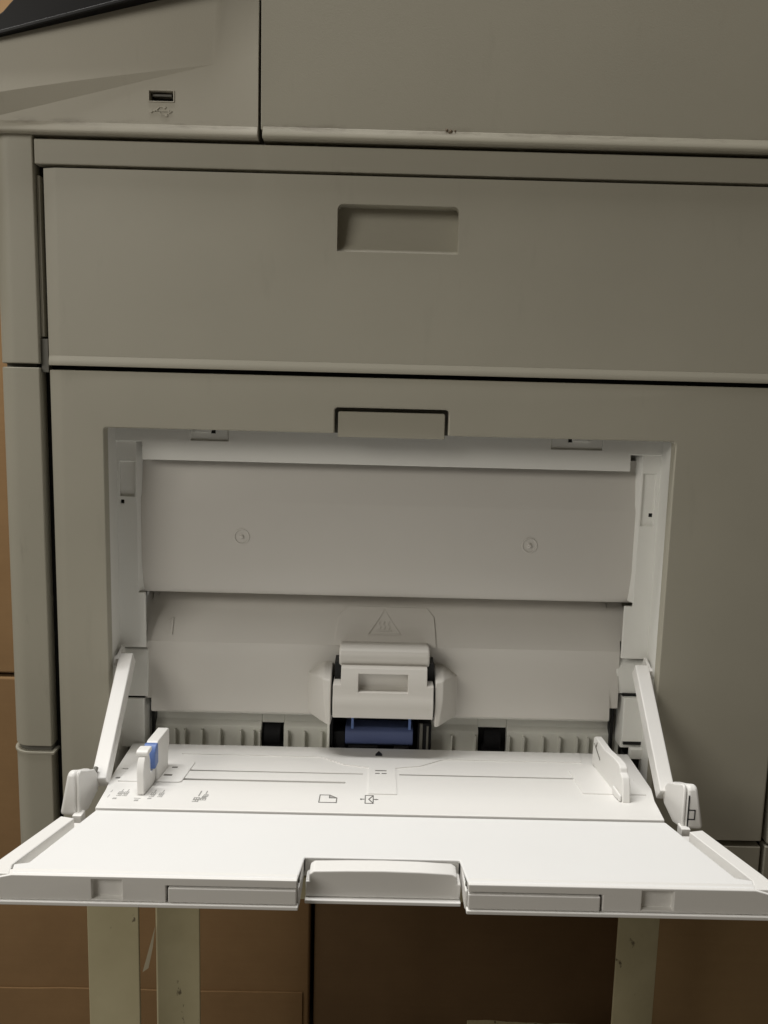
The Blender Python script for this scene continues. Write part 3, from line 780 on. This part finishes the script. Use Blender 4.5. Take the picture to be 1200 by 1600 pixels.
# ---- extension leaf with rails, grip and front bars
lz = lambda y: -.2276 - .137*(y+.2)
b = new()
leaf = [(-.1842, -.1086), (.1829, -.1086), (.1938, -.1876), (.2018, -.1902), (.1990, -.1998), (.0452, -.1998), (.0434, -.1725), (-.0442, -.1725), (-.0457, -.1998), (-.1975, -.1998), (-.2010, -.1894), (-.1939, -.1869)]
leaf = rounded(leaf, [0, 0, .001, 0, 0, .0015, .001, .001, .0015, 0, 0, .001], 3)
prism_z(b, leaf, [], -.0021, 0); shear(b, lz)
EX = part('tray_extension', b, 'whitetop', bevel=.0009, seg=3)
b = new()
under = [(-.1990, -.1090), (.1990, -.1090), (.2100, -.1960), (.0462, -.1960), (.0446, -.1705), (-.0452, -.1705), (-.0467, -.1960), (-.2100, -.1960)]
prism_z(b, under, [], -.0125, -.0090); shear(b, lz)
part('extension_underside', b, 'white', EX, bevel=.0005)
b = new()
for s in (-1, 1):
    prism_z(b, [(s*.1838, -.1090), (s*.1936, -.1870), (s*.1916, -.1870), (s*.1818, -.1090)], [], -.0092, -.0022)
shear(b, lz); part('side_skirt', b, 'white', EX, bevel=.0003)
b = new(); box(b, -.0440, .0432, -.1722, -.1705, -.2420, -.2335); part('notch_wall', b, 'white', EX, bevel=.0003)
b = new()
for s in (-1, 1):
    prism_z(b, [(s*.1928, -.1225), (s*.2018, -.1896), (s*.1985, -.2003), (s*.2128, -.2003), (s*.2112, -.1829), (s*.2024, -.1195)], [], -.0125, -.0002)
shear(b, lz)
part('side_rail', b, 'white', EX, bevel=.0008)
b = new()
for s in (-1, 1):
    if s < 0: xs = (-.2108, -.0458, -.1550, -.1386, -.1158)
    else: xs = (.0455, .2108, .1382, .1551, .1168)
    if s < 0:
        out = [(-.2110, -.2420), (-.1155, -.2420), (-.1155, -.2324), (-.0458, -.2324), (-.0458, -.2279), (-.1970, -.2279), (-.2110, -.2310)]
        hole = rect(-.1548, -.1386, -.2410, -.2297)
    else:
        out = [(.2110, -.2420), (.1172, -.2420), (.1172, -.2324), (.0453, -.2324), (.0453, -.2279), (.1987, -.2279), (.2110, -.2312)]
        hole = rect(.1382, .1551, -.2405, -.2297)
    plate(b, out, [hole], -.2014, -.1950)
part('front_frame', b, 'white', EX, bevel=.0007)
b = new(); plate(b, rect(-.156, -.137, -.2418, -.2298), [], -.1978, -.1972); plate(b, rect(.137, .1565, -.2418, -.2298), [], -.1978, -.1972)
part('socket_back', b, 'white', EX, bevel=0)
b = new()
plate(b, rect(-.1160, -.0450, -.2422, -.2318), [], -.1948, -.1930); plate(b, rect(.0445, .1176, -.2422, -.2318), [], -.1948, -.1930)
part('bar_gap', b, 'greydark', EX, bevel=0)
for xa, xb in ((-.1143, -.0459), (.0454, .1160)):
    b = new(); plate(b, rect(xa, xb, -.2419, -.2333), [], -.2018, -.1955); part('front_bar', b, 'white', EX, bevel=.0008)
b = new()
for xa, xb in ((-.2110, -.0450), (.0446, .2110)): box(b, xa, xb, -.2026, -.1930, -.2446, -.2422)
for xa, xb in ((-.0460, -.0446), (.0440, .0454)): box(b, xa, xb, -.1990, -.1705, -.2440, -.2330)
part('bottom_lip', b, 'white', EX, bevel=.0007)
b = new()
hp = rounded([(-.0424, -.2456), (.0428, -.2456), (.0428, -.2365), (.0408, -.2362), (.0408, -.2322), (.0380, -.2305), (.020, -.2297), (0, -.2294), (-.020, -.2297), (-.0380, -.2303), (-.0405, -.2320), (-.0405, -.2360), (-.0424, -.2363)], 0)
plate(b, hp, [], -.1880, -.1770)
HD = part('tray_handle', b, 'white', bevel=.0011, seg=3)
b = new(); box(b, -.0426, .0430, -.1905, -.1760, -.2482, -.2459); part('handle_lip', b, 'white', HD, bevel=.0006)
